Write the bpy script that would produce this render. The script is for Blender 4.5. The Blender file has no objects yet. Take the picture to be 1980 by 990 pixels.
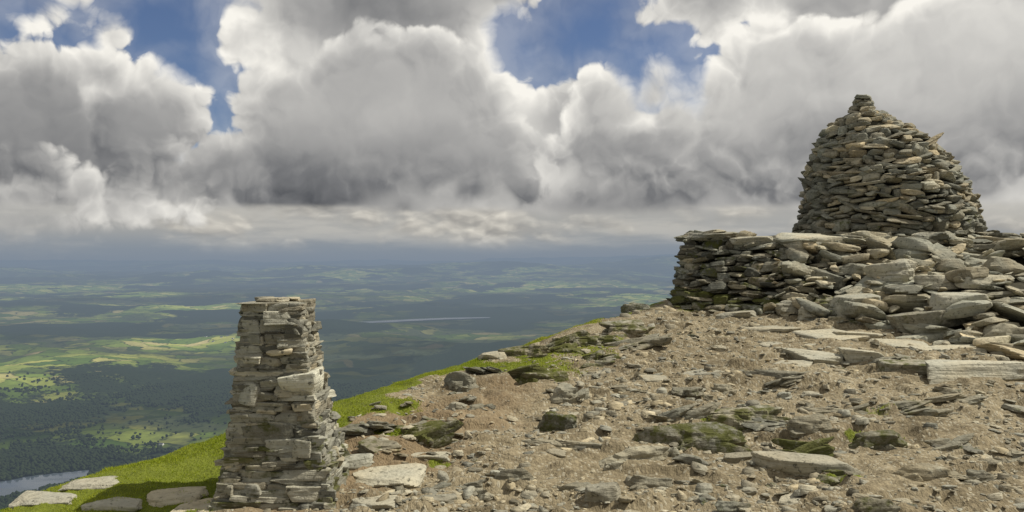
import bpy, math, numpy as np
from mathutils import Vector
rng = np.random.default_rng(11)
scene = bpy.context.scene
COL = scene.collection
F = 1715.0; EYE = 1.6; CXP = 990.0; CYP = 495.0
PI = math.pi

# ------------------------------------------------------------------ noise
def _h(ix, iy, iz, seed):
    h = (ix.astype(np.uint32)*np.uint32(374761393) + iy.astype(np.uint32)*np.uint32(668265263)
         + iz.astype(np.uint32)*np.uint32(2147483647) + np.uint32((seed*974634777) & 0xffffffff))
    h = (h ^ (h >> np.uint32(13)))*np.uint32(1274126177)
    h = (h ^ (h >> np.uint32(16)))*np.uint32(2246822519)
    h = h ^ (h >> np.uint32(15))
    return (h & np.uint32(0xffffff)).astype(np.float64)/float(0xffffff)*2-1
def vn3(p, seed=0):
    i = np.floor(p).astype(np.int64); f = p-i; u = f*f*f*(f*(f*6-15)+10)
    r = 0
    for a in (0, 1):
        wx = u[..., 0] if a else 1-u[..., 0]
        for b in (0, 1):
            wy = u[..., 1] if b else 1-u[..., 1]
            for c in (0, 1):
                wz = u[..., 2] if c else 1-u[..., 2]
                r = r + wx*wy*wz*_h(i[..., 0]+a, i[..., 1]+b, i[..., 2]+c, seed)
    return r
def vn2(x, y, seed=0):
    i = np.floor(x).astype(np.int64); j = np.floor(y).astype(np.int64)
    fx = x-i; fy = y-j; u = fx*fx*fx*(fx*(fx*6-15)+10); v = fy*fy*fy*(fy*(fy*6-15)+10)
    z = np.zeros_like(i)
    return ((1-u)*(1-v)*_h(i, j, z, seed)+u*(1-v)*_h(i+1, j, z, seed)
            + (1-u)*v*_h(i, j+1, z, seed)+u*v*_h(i+1, j+1, z, seed))
def fbm2(x, y, oct=4, seed=0, gain=.5):
    a = 1; s = 0; fx = 1.0
    for k in range(oct):
        s = s+a*vn2(x*fx+k*17.3, y*fx-k*9.1, seed+k); a *= gain; fx *= 2.03
    return s
def fbm3(p, oct=3, seed=0, gain=.5):
    a = 1; s = 0; fx = 1.0
    for k in range(oct):
        s = s+a*vn3(p*fx+k*13.7, seed+k); a *= gain; fx *= 2.03
    return s
def sstep(x, a, b):
    t = np.clip((x-a)/(b-a), 0, 1); return t*t*(3-2*t)

# ------------------------------------------------------------------ mesh helpers
def mk(name, V, Q, mat, parent=None, tint=None, loc=(0, 0, 0), angle=28, smooth=True):
    V = np.asarray(V, np.float32); Q = np.asarray(Q, np.int32)
    me = bpy.data.meshes.new(name)
    me.vertices.add(len(V)); me.vertices.foreach_set('co', V.ravel())
    m, k = Q.shape
    me.loops.add(m*k); me.loops.foreach_set('vertex_index', Q.ravel())
    me.polygons.add(m); me.polygons.foreach_set('loop_start', np.arange(m, dtype=np.int32)*k)
    me.update(calc_edges=True); me.validate()
    if tint is not None:
        t = np.asarray(tint, np.float32)
        if t.ndim == 1: t = np.tile(t, (len(V), 1))
        if t.shape[1] == 3: t = np.hstack([t, np.ones((len(V), 1), np.float32)])
        a = me.color_attributes.new('tint', 'FLOAT_COLOR', 'POINT')
        a.data.foreach_set('color', np.ascontiguousarray(t, np.float32).ravel())
    if smooth:
        me.polygons.foreach_set('use_smooth', np.ones(m, bool))
        if angle: me.set_sharp_from_angle(angle=math.radians(angle))
    me.materials.append(mat)
    o = bpy.data.objects.new(name, me); COL.objects.link(o); o.location = loc
    if parent: o.parent = parent
    return o
def merge(parts):
    Vs, Qs, Ts, n = [], [], [], 0
    for V, Q, t in parts:
        Vs.append(V); Qs.append(Q+n); Ts.append(np.tile(np.asarray(t, float), (len(V), 1))); n += len(V)
    return np.vstack(Vs), np.vstack(Qs), np.vstack(Ts)
def thing(name, label, cat, loc):
    o = bpy.data.objects.new(name, None); COL.objects.link(o); o.location = loc
    o['label'] = label; o['category'] = cat; o.empty_display_size = .2
    return o
def tag(o, label=None, cat=None, group=None, kind=None):
    if label: o['label'] = label
    if cat: o['category'] = cat
    if group: o['group'] = group
    if kind: o['kind'] = kind
    return o
def rotm(yaw, pitch=0, roll=0):
    c, s = math.cos(yaw), math.sin(yaw); Rz = np.array([[c, -s, 0], [s, c, 0], [0, 0, 1]])
    c, s = math.cos(pitch), math.sin(pitch); Rx = np.array([[1, 0, 0], [0, c, -s], [0, s, c]])
    c, s = math.cos(roll), math.sin(roll); Ry = np.array([[c, 0, s], [0, 1, 0], [-s, 0, c]])
    return Rz@Rx@Ry
_cg = {}
def cube_grid(n):
    if n in _cg: return _cg[n]
    idx = {}; V = []; Q = []
    def vid(p):
        k = tuple(p)
        if k not in idx: idx[k] = len(V); V.append(p)
        return idx[k]
    for ax in range(3):
        for sg in (0, n):
            for i in range(n):
                for j in range(n):
                    q = []
                    for (a, b) in ((i, j), (i+1, j), (i+1, j+1), (i, j+1)):
                        p = [0, 0, 0]; p[ax] = sg; p[(ax+1) % 3] = a; p[(ax+2) % 3] = b
                        q.append(vid(tuple(p)))
                    if sg == 0: q = q[::-1]
                    Q.append(q)
    V = np.array(V, float)/n*2-1
    _cg[n] = (V, np.array(Q)); return _cg[n]
def stone(dims, n=6, p=24, jit=.14, extra=6, rough=.06, strata=.0, blocky=1.0):
    V0, Q = cube_grid(n)
    V0 = np.sign(V0)*np.abs(V0)**.8
    d = V0/np.linalg.norm(V0, axis=1)[:, None]
    N = []; D = []
    for ax in range(3):
        for sg in (-1, 1):
            v = np.zeros(3); v[ax] = sg
            v = v+rng.normal(0, jit*(1.25 if ax < 2 else .6), 3); v /= np.linalg.norm(v)
            N.append(v); D.append(rng.uniform(.82, 1.04))
    for k in range(extra):
        v = rng.normal(0, 1, 3); v[2] *= .6; v /= np.linalg.norm(v)
        N.append(v); D.append(rng.uniform(.90, 1.25)*blocky)
    N = np.array(N); D = np.array(D)
    s = np.maximum(d@N.T, 0)/D
    r = (s**p).sum(1)**(-1/p)
    V = d*r[:, None]
    off = rng.uniform(0, 50, 3)
    V = V+d*(fbm3(V*1.9+off, 3, 5)*rough)[:, None]
    tx = np.clip(rng.normal(0, .17), -.3, .3); ty = np.clip(rng.normal(0, .17), -.3, .3)
    V[:, 0] *= 1+tx*V[:, 1]; V[:, 1] *= 1+ty*V[:, 0]
    if strata:
        q = np.stack([V[:, 2]*4.5+off[0], np.full(len(V), off[1]), np.full(len(V), 3.3)], 1)
        V[:, :2] *= (1+strata*vn3(q, 9))[:, None]
    V = V*(np.array(dims)/2)
    return V, Q

# ------------------------------------------------------------------ node helper
class G:
    def __init__(s, nt): s.nt = nt
    def node(s, t, **kw):
        n = s.nt.nodes.new(t)
        for k, v in kw.items(): setattr(n, k, v)
        return n
    def set(s, sock, v):
        if isinstance(v, bpy.types.NodeSocket): s.nt.links.new(v, sock)
        elif isinstance(v, (tuple, list)):
            v = tuple(v)
            if sock.type == 'RGBA' and len(v) == 3: v = v+(1,)
            sock.default_value = v
        else: sock.default_value = v
    def m(s, op, a, b=None, c=None, clamp=False):
        n = s.node('ShaderNodeMath', operation=op); n.use_clamp = clamp
        s.set(n.inputs[0], a)
        if b is not None: s.set(n.inputs[1], b)
        if c is not None: s.set(n.inputs[2], c)
        return n.outputs[0]
    def add(s, a, b): return s.m('ADD', a, b)
    def sub(s, a, b): return s.m('SUBTRACT', a, b)
    def mul(s, a, b): return s.m('MULTIPLY', a, b)
    def vm(s, op, a, b=None):
        n = s.node('ShaderNodeVectorMath', operation=op)
        s.set(n.inputs[0], a)
        if b is not None:
            s.set(n.inputs[3] if op == 'SCALE' else n.inputs[1], b)
        return n.outputs[1] if op in ('LENGTH', 'DOT_PRODUCT') else n.outputs[0]
    def mix(s, f, a, b, blend='MIX'):
        n = s.node('ShaderNodeMix', data_type='RGBA', blend_type=blend)
        s.set(n.inputs[0], f); s.set(n.inputs[6], a); s.set(n.inputs[7], b)
        return n.outputs[2]
    def sm(s, x, a, b, lo=0., hi=1., lin=False):
        n = s.node('ShaderNodeMapRange', interpolation_type='LINEAR' if lin else 'SMOOTHSTEP')
        s.set(n.inputs[0], x); s.set(n.inputs[1], a); s.set(n.inputs[2], b); s.set(n.inputs[3], lo); s.set(n.inputs[4], hi)
        return n.outputs[0]
    def noise(s, v, scale, detail=4, rough=.5, dim='3D', col=False, dist=0.):
        n = s.node('ShaderNodeTexNoise', noise_dimensions=dim)
        s.set(n.inputs['Vector'], v); s.set(n.inputs['Scale'], scale); s.set(n.inputs['Detail'], detail); s.set(n.inputs['Roughness'], rough)
        s.set(n.inputs['Distortion'], dist)
        return n.outputs[1] if col else n.outputs[0]
    def voro(s, v, scale, feature='F1', dim='3D', out='Distance', rand=1.):
        n = s.node('ShaderNodeTexVoronoi', voronoi_dimensions=dim, feature=feature)
        s.set(n.inputs['Vector'], v); s.set(n.inputs['Scale'], scale)
        s.set(n.inputs['Randomness'], rand)
        return n.outputs[out]
    def xyz(s, v):
        n = s.node('ShaderNodeSeparateXYZ'); s.set(n.inputs[0], v); return n.outputs[0], n.outputs[1], n.outputs[2]
    def comb(s, x, y, z):
        n = s.node('ShaderNodeCombineXYZ'); s.set(n.inputs[0], x); s.set(n.inputs[1], y); s.set(n.inputs[2], z); return n.outputs[0]
    def ramp(s, f, stops, interp='LINEAR'):
        n = s.node('ShaderNodeValToRGB'); n.color_ramp.interpolation = interp
        e = n.color_ramp.elements
        while len(e) < len(stops): e.new(.5)
        for k, (p, c) in enumerate(stops):
            e[k].position = p; e[k].color = tuple(c)+(1,)
        s.set(n.inputs[0], f); return n.outputs[0]
def new_mat(name):
    m = bpy.data.materials.new(name); m.use_nodes = True
    nt = m.node_tree; nt.nodes.clear()
    g = G(nt); out = g.node('ShaderNodeOutputMaterial')
    geo = g.node('ShaderNodeNewGeometry')
    at = g.node('ShaderNodeAttribute', attribute_name='tint')
    return m, g, out, geo, at
def princ(g, out, col, rough=.9, normal=None, spec=.25):
    b = g.node('ShaderNodeBsdfPrincipled')
    g.set(b.inputs['Base Color'], col); g.set(b.inputs['Roughness'], rough); g.set(b.inputs['Specular IOR Level'], spec)
    if normal is not None: g.set(b.inputs['Normal'], normal)
    if out is not None: g.set(out.inputs[0], b.outputs[0])
    return b.outputs[0]
def bump(g, h, strength=.5, dist=.02):
    n = g.node('ShaderNodeBump'); g.set(n.inputs['Height'], h); g.set(n.inputs['Strength'], strength); g.set(n.inputs['Distance'], dist)
    return n.outputs[0]

# ------------------------------------------------------------------ materials
def stone_mat(name, grey, tan, strat=55.):
    m, g, out, geo, at = new_mat(name)
    pos = geo.outputs['Position']; nrm = geo.outputs['Normal']
    sc = g.node('ShaderNodeSeparateColor'); g.set(sc.inputs[0], at.outputs['Color'])
    br, wm, ms = sc.outputs[0], sc.outputs[1], sc.outputs[2]
    n1 = g.noise(pos, 2.7, 2); n2 = g.noise(pos, 17, 6, .65)
    st = g.noise(g.vm('MULTIPLY', pos, (4., 4., strat)), 1., 4, .6)
    w = g.m('ADD', wm, g.mul(g.sub(n1, .5), 1.1), clamp=True)
    c = g.mix(w, grey, tan)
    v = g.add(.32, g.mul(g.add(g.mul(n2, .85), g.mul(st, .50)), 1.08))
    v = g.mul(v, br)
    c = g.mix(1., c, g.comb(v, v, v), 'MULTIPLY')
    nl = g.noise(pos, 8.5, 6, .7)
    lich = g.mul(g.sm(nl, .55, .66), .5)
    c = g.mix(lich, c, (.42, .41, .32))
    dk = g.mul(g.sm(g.noise(pos, 23, 4, .7), .56, .68), .8)
    c = g.mix(dk, c, (.05, .05, .036))
    nz = g.xyz(nrm)[2]
    mo = g.mul(g.sm(g.add(ms, g.mul(g.sub(nl, .5), -1.8)), .42, .72), g.sm(nz, -.7, .35, .4, 1.))
    mc = g.mix(n2, (.03, .036, .006), (.125, .13, .016))
    c = g.mix(g.mul(mo, .9), c, mc)
    h = g.add(n2, g.mul(st, .9))
    princ(g, out, c, .88, bump(g, h, .75, .03))
    return m
M_STONE = stone_mat('slate_stone', (.235, .235, .188), (.37, .305, .19))
M_STONE2 = stone_mat('pale_weathered_stone', (.278, .272, .22), (.38, .32, .205))

m, g, out, geo, at = new_mat('mortar')
pos = geo.outputs['Position']
n_ = g.noise(pos, 14, 6, .7)
c = g.mix(n_, (.03, .03, .022), (.17, .155, .11))
princ(g, out, c, .95, bump(g, n_, .9, .03)); M_MORTAR = m
m, g, out, geo, at = new_mat('rubble_gap_shade')
pos = geo.outputs['Position']
n_ = g.noise(pos, 6, 6, .7)
c = g.mix(n_, (.02, .02, .012), (.10, .09, .06))  # rubble fill coloured dark so the gaps between stones read as shade
princ(g, out, c, .95, bump(g, n_, .8, .05)); M_CORE = m

# summit ground
m, g, out, geo, at = new_mat('summit_ground')
pos = geo.outputs['Position']
sc = g.node('ShaderNodeSeparateColor'); g.set(sc.inputs[0], at.outputs['Color'])
gr, pa, ms = sc.outputs[0], sc.outputs[1], sc.outputs[2]
n1 = g.noise(pos, 1.6, 5, .62); n2 = g.noise(pos, 11, 8, .68)
vn = g.node('ShaderNodeTexVoronoi', voronoi_dimensions='2D'); g.set(vn.inputs['Vector'], pos); vn.inputs['Scale'].default_value = 36
vn2_ = g.node('ShaderNodeTexVoronoi', voronoi_dimensions='2D'); g.set(vn2_.inputs['Vector'], pos); vn2_.inputs['Scale'].default_value = 90
vd, vc = vn.outputs['Distance'], vn.outputs['Color']; vd2, vc2 = vn2_.outputs['Distance'], vn2_.outputs['Color']
soil = g.ramp(g.add(g.mul(n1, .6), g.mul(n2, .45)), [(.34, (.09, .073, .043)), (.5, (.218, .178, .110)), (.72, (.375, .32, .212))])
vr = g.xyz(vc)[0]; vr2 = g.xyz(vc2)[0]
k = g.add(.62, g.add(g.mul(vr, .36), g.mul(vr2, .36)))
soil = g.mix(1., soil, g.comb(k, k, k), 'MULTIPLY')
peb = g.mul(g.sm(vr, .72, .80), g.sm(vd, .5, .3))
soil = g.mix(g.mul(peb, .65), soil, (.39, .36, .275))
pth = g.mix(n2, (.145, .102, .056), (.285, .21, .122))
soil = g.mix(g.mul(pa, .85), soil, pth)
mg = g.mix(n2, (.06, .08, .010), (.215, .245, .028))
gm = g.sm(g.add(gr, g.mul(g.sub(n2, .5), 1.1)), .38, .62)
c = g.mix(gm, soil, mg)
h = g.add(n2, g.add(g.mul(vd, -.4), g.mul(vd2, -.22)))
princ(g, out, c, .95, bump(g, h, .75, .03)); M_GROUND = m

m, g, out, geo, at = new_mat('fell_grass')
sc = g.node('ShaderNodeSeparateColor'); g.set(sc.inputs[0], at.outputs['Color'])
c = g.mix(sc.outputs[0], (.19, .27, .02), (.42, .46, .05))
c = g.mix(sc.outputs[1], c, (.46, .40, .13))
d = g.node('ShaderNodeBsdfDiffuse'); g.set(d.inputs[0], c)
t = g.node('ShaderNodeBsdfTranslucent'); g.set(t.inputs[0], c)
mx = g.node('ShaderNodeMixShader'); mx.inputs[0].default_value = .45
g.set(mx.inputs[1], d.outputs[0]); g.set(mx.inputs[2], t.outputs[0]); g.set(out.inputs[0], mx.outputs[0]); M_GRASS = m

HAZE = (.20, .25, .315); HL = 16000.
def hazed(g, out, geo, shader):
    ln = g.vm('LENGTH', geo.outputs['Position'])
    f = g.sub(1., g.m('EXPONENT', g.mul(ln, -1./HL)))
    e = g.node('ShaderNodeEmission'); g.set(e.inputs[0], HAZE)  # aerial haze painted into the material as a glow growing with distance
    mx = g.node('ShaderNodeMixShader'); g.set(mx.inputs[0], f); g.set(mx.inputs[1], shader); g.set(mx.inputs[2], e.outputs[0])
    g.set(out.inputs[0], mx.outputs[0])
m, g, out, geo, at = new_mat('valley_fields')
pos = geo.outputs['Position']
sc = g.node('ShaderNodeSeparateColor'); g.set(sc.inputs[0], at.outputs['Color'])
wood_shade, lush_sunlit = sc.outputs[0], sc.outputs[1]
wp = g.vm('ADD', pos, g.vm('SCALE', g.vm('SUBTRACT', g.noise(pos, 1/420., 4, .6, '2D', True), (.5, .5, .5)), 330.))
vc = g.voro(wp, 1/190., dim='2D', out='Color', rand=1.); ve = g.voro(wp, 1/190., 'DISTANCE_TO_EDGE', '2D', rand=1.)
r0, r1, r2 = g.xyz(vc)
fld = g.ramp(r0, [(0., (.05, .085, .018)), (.3, (.095, .14, .026)), (.6, (.15, .195, .038)), (.85, (.25, .26, .065)), (1., (.30, .26, .12))])
n2 = g.noise(pos, 1/60., 5, .7, '2D'); n1 = g.noise(pos, 1/700., 5, .6, '2D'); n3 = g.noise(pos, 1/22., 3, .7, '2D')
kk = g.mul(g.add(.55, g.mul(n2, .9)), g.add(.15, g.mul(lush_sunlit, 1.45)))  # sunlit patches and cloud shade painted into the field brightness
fld = g.mix(1., fld, g.comb(kk, kk, kk), 'MULTIPLY')
moor_shade = g.mix(n2, (.026, .04, .02), (.08, .088, .04))
fld = g.mix(g.mul(g.sm(n1, .48, .60), g.sm(lush_sunlit, 1., .35)), fld, moor_shade)  # dark moor tone also carries cloud shade outside the sunlit patches
hd = g.mul(g.sm(ve, .09, .02), g.sm(n2, .40, .58))
fld = g.mix(g.mul(hd, .9), fld, (.018, .026, .012))
wd = g.mix(n3, (.010, .016, .010), (.032, .044, .02))  # woodland colour, doubling as painted cloud shadow on the land
wf = g.sm(g.add(wood_shade, g.add(g.mul(g.sub(n2, .5), .55), g.mul(g.sub(n1, .5), .7))), .41, .53)
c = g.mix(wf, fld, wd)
d = g.node('ShaderNodeBsdfDiffuse'); g.set(d.inputs[0], c)
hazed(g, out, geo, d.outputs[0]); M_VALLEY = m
m, g, out, geo, at = new_mat('far_trees')
n2 = g.noise(geo.outputs['Position'], 1/35., 3, .6)
c = g.mix(n2, (.014, .022, .011), (.034, .046, .018))
d = g.node('ShaderNodeBsdfDiffuse'); g.set(d.inputs[0], c)
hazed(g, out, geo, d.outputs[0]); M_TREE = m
m, g, out, geo, at = new_mat('lake_water')
rp = g.noise(g.vm('MULTIPLY', geo.outputs['Position'], (.004, .012, 0.)), 1., 4, .6)
b = princ(g, None, g.mix(rp, (.03, .04, .05), (.09, .11, .135)), g.sm(rp, .4, .6, .12, .35), None, .35)
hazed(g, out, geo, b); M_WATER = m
def flat_haze(name, col):
    m, g, out, geo, at = new_mat(name)
    n = g.noise(geo.outputs['Position'], .3, 3)
    c = g.mix(n, tuple(v*.85 for v in col), col)
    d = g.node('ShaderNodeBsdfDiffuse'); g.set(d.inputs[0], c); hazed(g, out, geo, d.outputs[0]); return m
M_RENDERW = flat_haze('white_render', (.75, .74, .7)); M_SLATE = flat_haze('slate_roof', (.10, .105, .12))

# ------------------------------------------------------------------ summit terrain
EY = np.array([-40, 0, 3.5, 5.62, 7.29, 8.45, 10.8, 14.5, 15.4, 18, 26, 60.])
EX = np.array([-22, -6.5, -4.3, -3.30, -2.42, -1.72, -.28, 1.75, 2.55, 3.6, 9, 40.])
def sdist(x, y): return (np.interp(y, EY, EX)-x)*.84
def GH(x, y, fine=True):
    x = np.asarray(x, float); y = np.asarray(y, float)
    z = .075*(np.clip(y, -20, 17)-5.5)
    s = np.maximum.reduce([sdist(x, y), (y-21), (x-24), (-10-y)])
    t = np.maximum(s+.32, 0)
    z = z-.55*(np.sqrt(t*t+.25)-.5)
    near = 1-sstep(np.hypot(x-2, y-9), 25, 60)
    z = z+near*(.045*fbm2(x*.9, y*.9, 3, 3)+.022*fbm2(x*3.1, y*3.1, 3, 7))
    led = vn2(x*2.2+y*.6, y*5.5, 31)
    z = z+near*.045*sstep(led, .15, .35)*sstep(-s, .2, 1.2)
    if fine:
        z = z+near*(.009*fbm2(x*11, y*11, 3, 12)+.015*np.maximum(vn2(x*7, y*13, 77), .2))
        l2 = vn2(x*5.2-y*1.2, y*12, 37); z = z+near*.024*sstep(l2, .22, .34)*sstep(-s, .3, 1.2)
    far = sstep(s, 20, 200)
    z = z+far*18*fbm2(x/90, y/90, 3, 41)
    return z
def pix2g(px, py):
    ys = np.linspace(3.5, 22, 900); xs = (px-CXP)/F*ys; zr = EYE-(py-CYP)/F*ys
    g_ = GH(xs, ys, False); k = np.argmax(g_ >= zr)
    if not (g_ >= zr).any(): k = 300
    return xs[k], ys[k], g_[k]
MOSS_P = [(px, rx, ry, a)+pix2g(px, py)[:2] for (px, py, rx, ry, a) in ((1040, 722, .4, .25, .5), (1120, 684, .4, .3, .5), (1000, 694, .35, .4, .75), (815, 842, .36, .12, .8), (700, 785, .45, .4, .7), (1420, 600, 1.2, .4, .45), (1150, 664, .35, .3, .5),
           (1400, 812, .22, .10, .7), (1530, 868, .2, .08, .7), (1620, 930, .16, .07, .7), (1690, 850, .2, .08, .6), (1330, 862, .25, .08, .5), (1690, 798, .18, .1, .5), (850, 905, .14, .06, .6))]
def grassmask(x, y):
    s = sdist(x, y); w = np.interp(y, [4, 6, 7.2, 8, 9.3, 10.6, 11.6, 13, 14.5], [1.5, 1.25, .85, .40, .44, .32, .10, -.05, -.15])
    n = fbm2(x*1.7, y*1.7, 4, 51)
    m_ = sstep(s+w+n*.28, -.12, .25)
    for (_, rx, ry, a, gx, gy) in MOSS_P:
        m_ = np.maximum(m_, a*sstep(1.25-np.hypot((x-gx)/rx, (y-gy)/ry)+.9*n, .1, .7))
    return np.clip(m_, 0, 1)
def axis(lo, hi, step, far, nfar):
    a = np.arange(lo, hi+1e-6, step); ge = np.geomspace(step*3, far, nfar)
    return np.concatenate([lo-ge[::-1], a, hi+ge])
ax_ = axis(-5, 9, .03, 1500, 34); ay_ = axis(4.2, 16.5, .03, 1500, 34)
X, Y = np.meshgrid(ax_, ay_); Z = GH(X, Y)
nx, ny = len(ax_), len(ay_)
I = np.arange(nx*ny).reshape(ny, nx)
Qg = np.stack([I[:-1, :-1], I[:-1, 1:], I[1:, 1:], I[1:, :-1]], -1).reshape(-1, 4)
gm_ = grassmask(X, Y)
sx = np.maximum.reduce([sdist(X, Y), Y-21, X-24, -10-Y])
gm_ = np.maximum(gm_, sstep(sx, 1, 4))
px_, py_, _ = pix2g(770, 830)
def pathm(x, y):
    a = sstep(1.3-np.hypot((x-px_-.3*(y-py_))/.75, (y-py_)/1.9)+.3*fbm2(x*2, y*2, 3, 61), 0, .8)
    return np.clip(a, 0, 1)
path = pathm(X, Y)
tint = np.stack([gm_, path, gm_*0, gm_*0+1], -1).reshape(-1, 4)
ground = mk('ground', np.stack([X, Y, Z], -1).reshape(-1, 3), Qg, M_GROUND, tint=tint, angle=None)
tag(ground, kind='structure')

# grass blades
N = 420000
gy = rng.uniform(4.4, 15, N); gx = np.interp(gy, EY, EX)+rng.uniform(-1.0, 2.4, N)
N2_ = 60000
gy = np.concatenate([gy, rng.uniform(5.5, 9, N2_)]); gx = np.concatenate([gx, rng.uniform(-1, 4.2, N2_)])
mk_ = grassmask(gx, gy)
keep = (rng.random(len(gx)) < (mk_**1.5)*np.interp(gy, [5, 9, 16], [1, .6, .35])) & (gx < 4.5)
gx, gy = gx[keep], gy[keep]
n = len(gx); gz = GH(gx, gy)
hgt = rng.uniform(.006, .018, n)*np.interp(gy, [5, 16], [.9, 1.3])*(1+.6*vn2(gx*3, gy*3, 5)); wd_ = rng.uniform(.0025, .005, n)*np.interp(gy, [5, 16], [1, 2.2])
th = rng.uniform(0, 2*PI, n); ln_ = rng.normal(0, .9, n); ph = rng.uniform(0, 2*PI, n)
bx_, by_ = np.cos(th)*wd_, np.sin(th)*wd_
V = np.empty((n, 3, 3))
V[:, 0] = np.stack([gx-bx_, gy-by_, gz-.006], 1); V[:, 1] = np.stack([gx+bx_, gy+by_, gz-.006], 1)
V[:, 2] = np.stack([gx+np.cos(ph)*hgt*ln_, gy+np.sin(ph)*hgt*ln_, gz+hgt], 1)
tn = np.clip(.5+.35*vn2(gx*2.2, gy*2.2, 8)+rng.normal(0, .2, n), 0, 1); dr = np.clip(rng.normal(.06, .15, n)+.25*vn2(gx*1.3, gy*1.3, 19), 0, .8)
tt = np.repeat(np.stack([tn, dr, dr*0, dr*0+1], 1), 3, 0)
o = mk('grass', V.reshape(-1, 3), np.arange(n*3).reshape(-1, 3), M_GRASS, tint=tt, smooth=False)
tag(o, 'short yellow-green fell grass along the edge of the summit', 'grass', kind='stuff')

# gravel flakes
N = 36000
gy = 4.8+(rng.random(N)**1.35)*10.5; gx = rng.uniform(-.62, .64, N)*gy
dn = vn2(gx*1.1, gy*1.1, 71)+.6*vn2(gx*3.3, gy*3.3, 72)
ok = (sdist(gx, gy) < -.15) & (rng.random(N) < np.clip(.50+.75*dn, .05, 1)) & (grassmask(gx, gy) < .45)
gx, gy = gx[ok], gy[ok]
ok = rng.random(len(gx)) > pathm(gx, gy)*.8; gx, gy = gx[ok], gy[ok]
n = len(gx); gz = GH(gx, gy)
size = .008+.010*rng.pareto(1.9, n); size = np.clip(size, .008, .075)*np.interp(gy, [5, 15], [.9, 1.35])
k = 6
an = np.arange(k)/k*2*PI+rng.uniform(-.35, .35, (n, k)); rr = rng.uniform(.65, 1.15, (n, k))*size[:, None]
asp = rng.uniform(.35, .9, n); yaw = rng.normal(0, .8, n)
lx = np.cos(an)*rr; ly = np.sin(an)*rr*asp[:, None]
wx = lx*np.cos(yaw)[:, None]-ly*np.sin(yaw)[:, None]; wy = lx*np.sin(yaw)[:, None]+ly*np.cos(yaw)[:, None]
tx = rng.normal(0, .16, n)[:, None]; ty = rng.normal(.05, .16, n)[:, None]
hh = (size*rng.uniform(.15, .5, n))[:, None]
bot = np.stack([gx[:, None]+wx, gy[:, None]+wy, gz[:, None]+tx*wx+ty*wy-hh*.35], -1)
ins = rng.uniform(.72, .95, (n, k))
top = np.stack([gx[:, None]+wx*ins, gy[:, None]+wy*ins, gz[:, None]+tx*wx+ty*wy+hh*rng.uniform(.8, 1.1, (n, k))], -1)
V = np.concatenate([bot, top], 1).reshape(-1, 3)
fq = [[6, 7, 8, 9], [6, 9, 10, 11]]+[[i, (i+1) % 6, 6+(i+1) % 6, 6+i] for i in range(6)]
Qp = (np.array(fq)[None]+(np.arange(n)*12)[:, None, None]).reshape(-1, 4)
tt = np.repeat(np.stack([np.clip(rng.normal(.92, .25, n), .4, 1.5), np.clip(rng.normal(.55, .3, n), 0, 1), np.zeros(n), np.ones(n)], 1), 12, 0)
o = mk('gravel', V, Qp, M_STONE2, tint=tt, smooth=False)
tag(o, 'slate chips and gravel strewn over the bare summit ground', 'gravel', kind='stuff')

# ------------------------------------------------------------------ pillar
PX, PYc = -1.49, 5.90; PZ = float(GH(PX, PYc-.36, False))
PH = 1.285-PZ
def phw(z): return float(np.interp(z, [0, .16, .35, .75, 1.05, 1.3], [.395, .347, .304, .244, .208, .188]))
pil = thing('stone_pillar', 'square tapering stone pillar of mortared slate at the left', 'pillar', (PX, PYc, PZ))
V0, Q0 = cube_grid(30)
zz = (V0[:, 2]+1)/2*(PH+.1)-.1
hw = np.array([phw(max(z, 0)) for z in zz])-.030
Vc = np.stack([V0[:, 0]*hw-.058*zz, V0[:, 1]*hw, zz], 1)
Vc[:, :2] += .010*np.stack([fbm3(Vc*11, 3, 3), fbm3(Vc*11+7, 3, 4)], 1)
mk('mortar_core', Vc, Q0, M_MORTAR, pil, angle=None)
blocks = [((-.145, -1, .70), (.17, .2, .14), (1.3, .0, .0), .16), ((.2, -1, .745), (.21, .44, .185), (1.95, .0, 0.), -.16), ((.085, -1, 1.18), (.20, .34, .11), (1.35, .1, 0.), .0),
          ((.17, -1, .36), (.17, .25, .11), (1.2, .3, 0.), .05), ((.21, -1, .09), (.27, .34, .10), (1.25, .3, 0.), 0),
          ((-.17, -1, .13), (.20, .24, .07), (.9, .1, .3), 0), ((.06, -1, .965), (.17, .2, .045), (1.4, .75, 0.), -.12)]
ms = []
for fi, (nrm, tan) in enumerate((((0, -1), (1, 0)), ((1, 0), (0, 1)), ((0, 1), (-1, 0)), ((-1, 0), (0, -1)))):
    z = -.06
    while z < PH-.02:
        h = rng.choice([.020, .027, .034, .043, .056, .075], p=[.18, .24, .23, .18, .11, .06]); h = min(h, PH-z+.004)
        zc = z+h/2; w = phw(max(zc, 0)); s = -w+.002
        while s < w-.02:
            L = rng.uniform(.09, .30); L = min(L, w-.002-s)
            if w-s-L < .05: L = w-.002-s
            if L < .03: break
            sc_ = s+L/2
            dpt = rng.uniform(.12, .16); rad = w-dpt/2+np.clip(rng.normal(.006, .006), -.008, .016)
            V, Q = stone((L*1.12, dpt, h*rng.uniform(1.25, 1.5)), n=8, p=26, jit=.06, extra=4, rough=.05, strata=.02)
            V = V@rotm(math.atan2(tan[1], tan[0])+rng.normal(0, .012), rng.normal(0, .025), rng.normal(0, .045)).T
            V = V+np.array([nrm[0]*rad+tan[0]*sc_-.058*zc, nrm[1]*rad+tan[1]*sc_, zc+rng.normal(0, .003)])
            lo_ = zc < .55
            ms.append((V, Q, (np.clip(rng.normal(.86, .27), .4, 1.5), np.clip(rng.normal(.12, .28), 0, 1), .55*lo_*rng.random()+.28*rng.random()*(sc_ < 0), 1)))
            s += L
        z += h*.97
V, Q, T = merge(ms); mk('masonry', V, Q, M_STONE2, pil, T)
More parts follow.
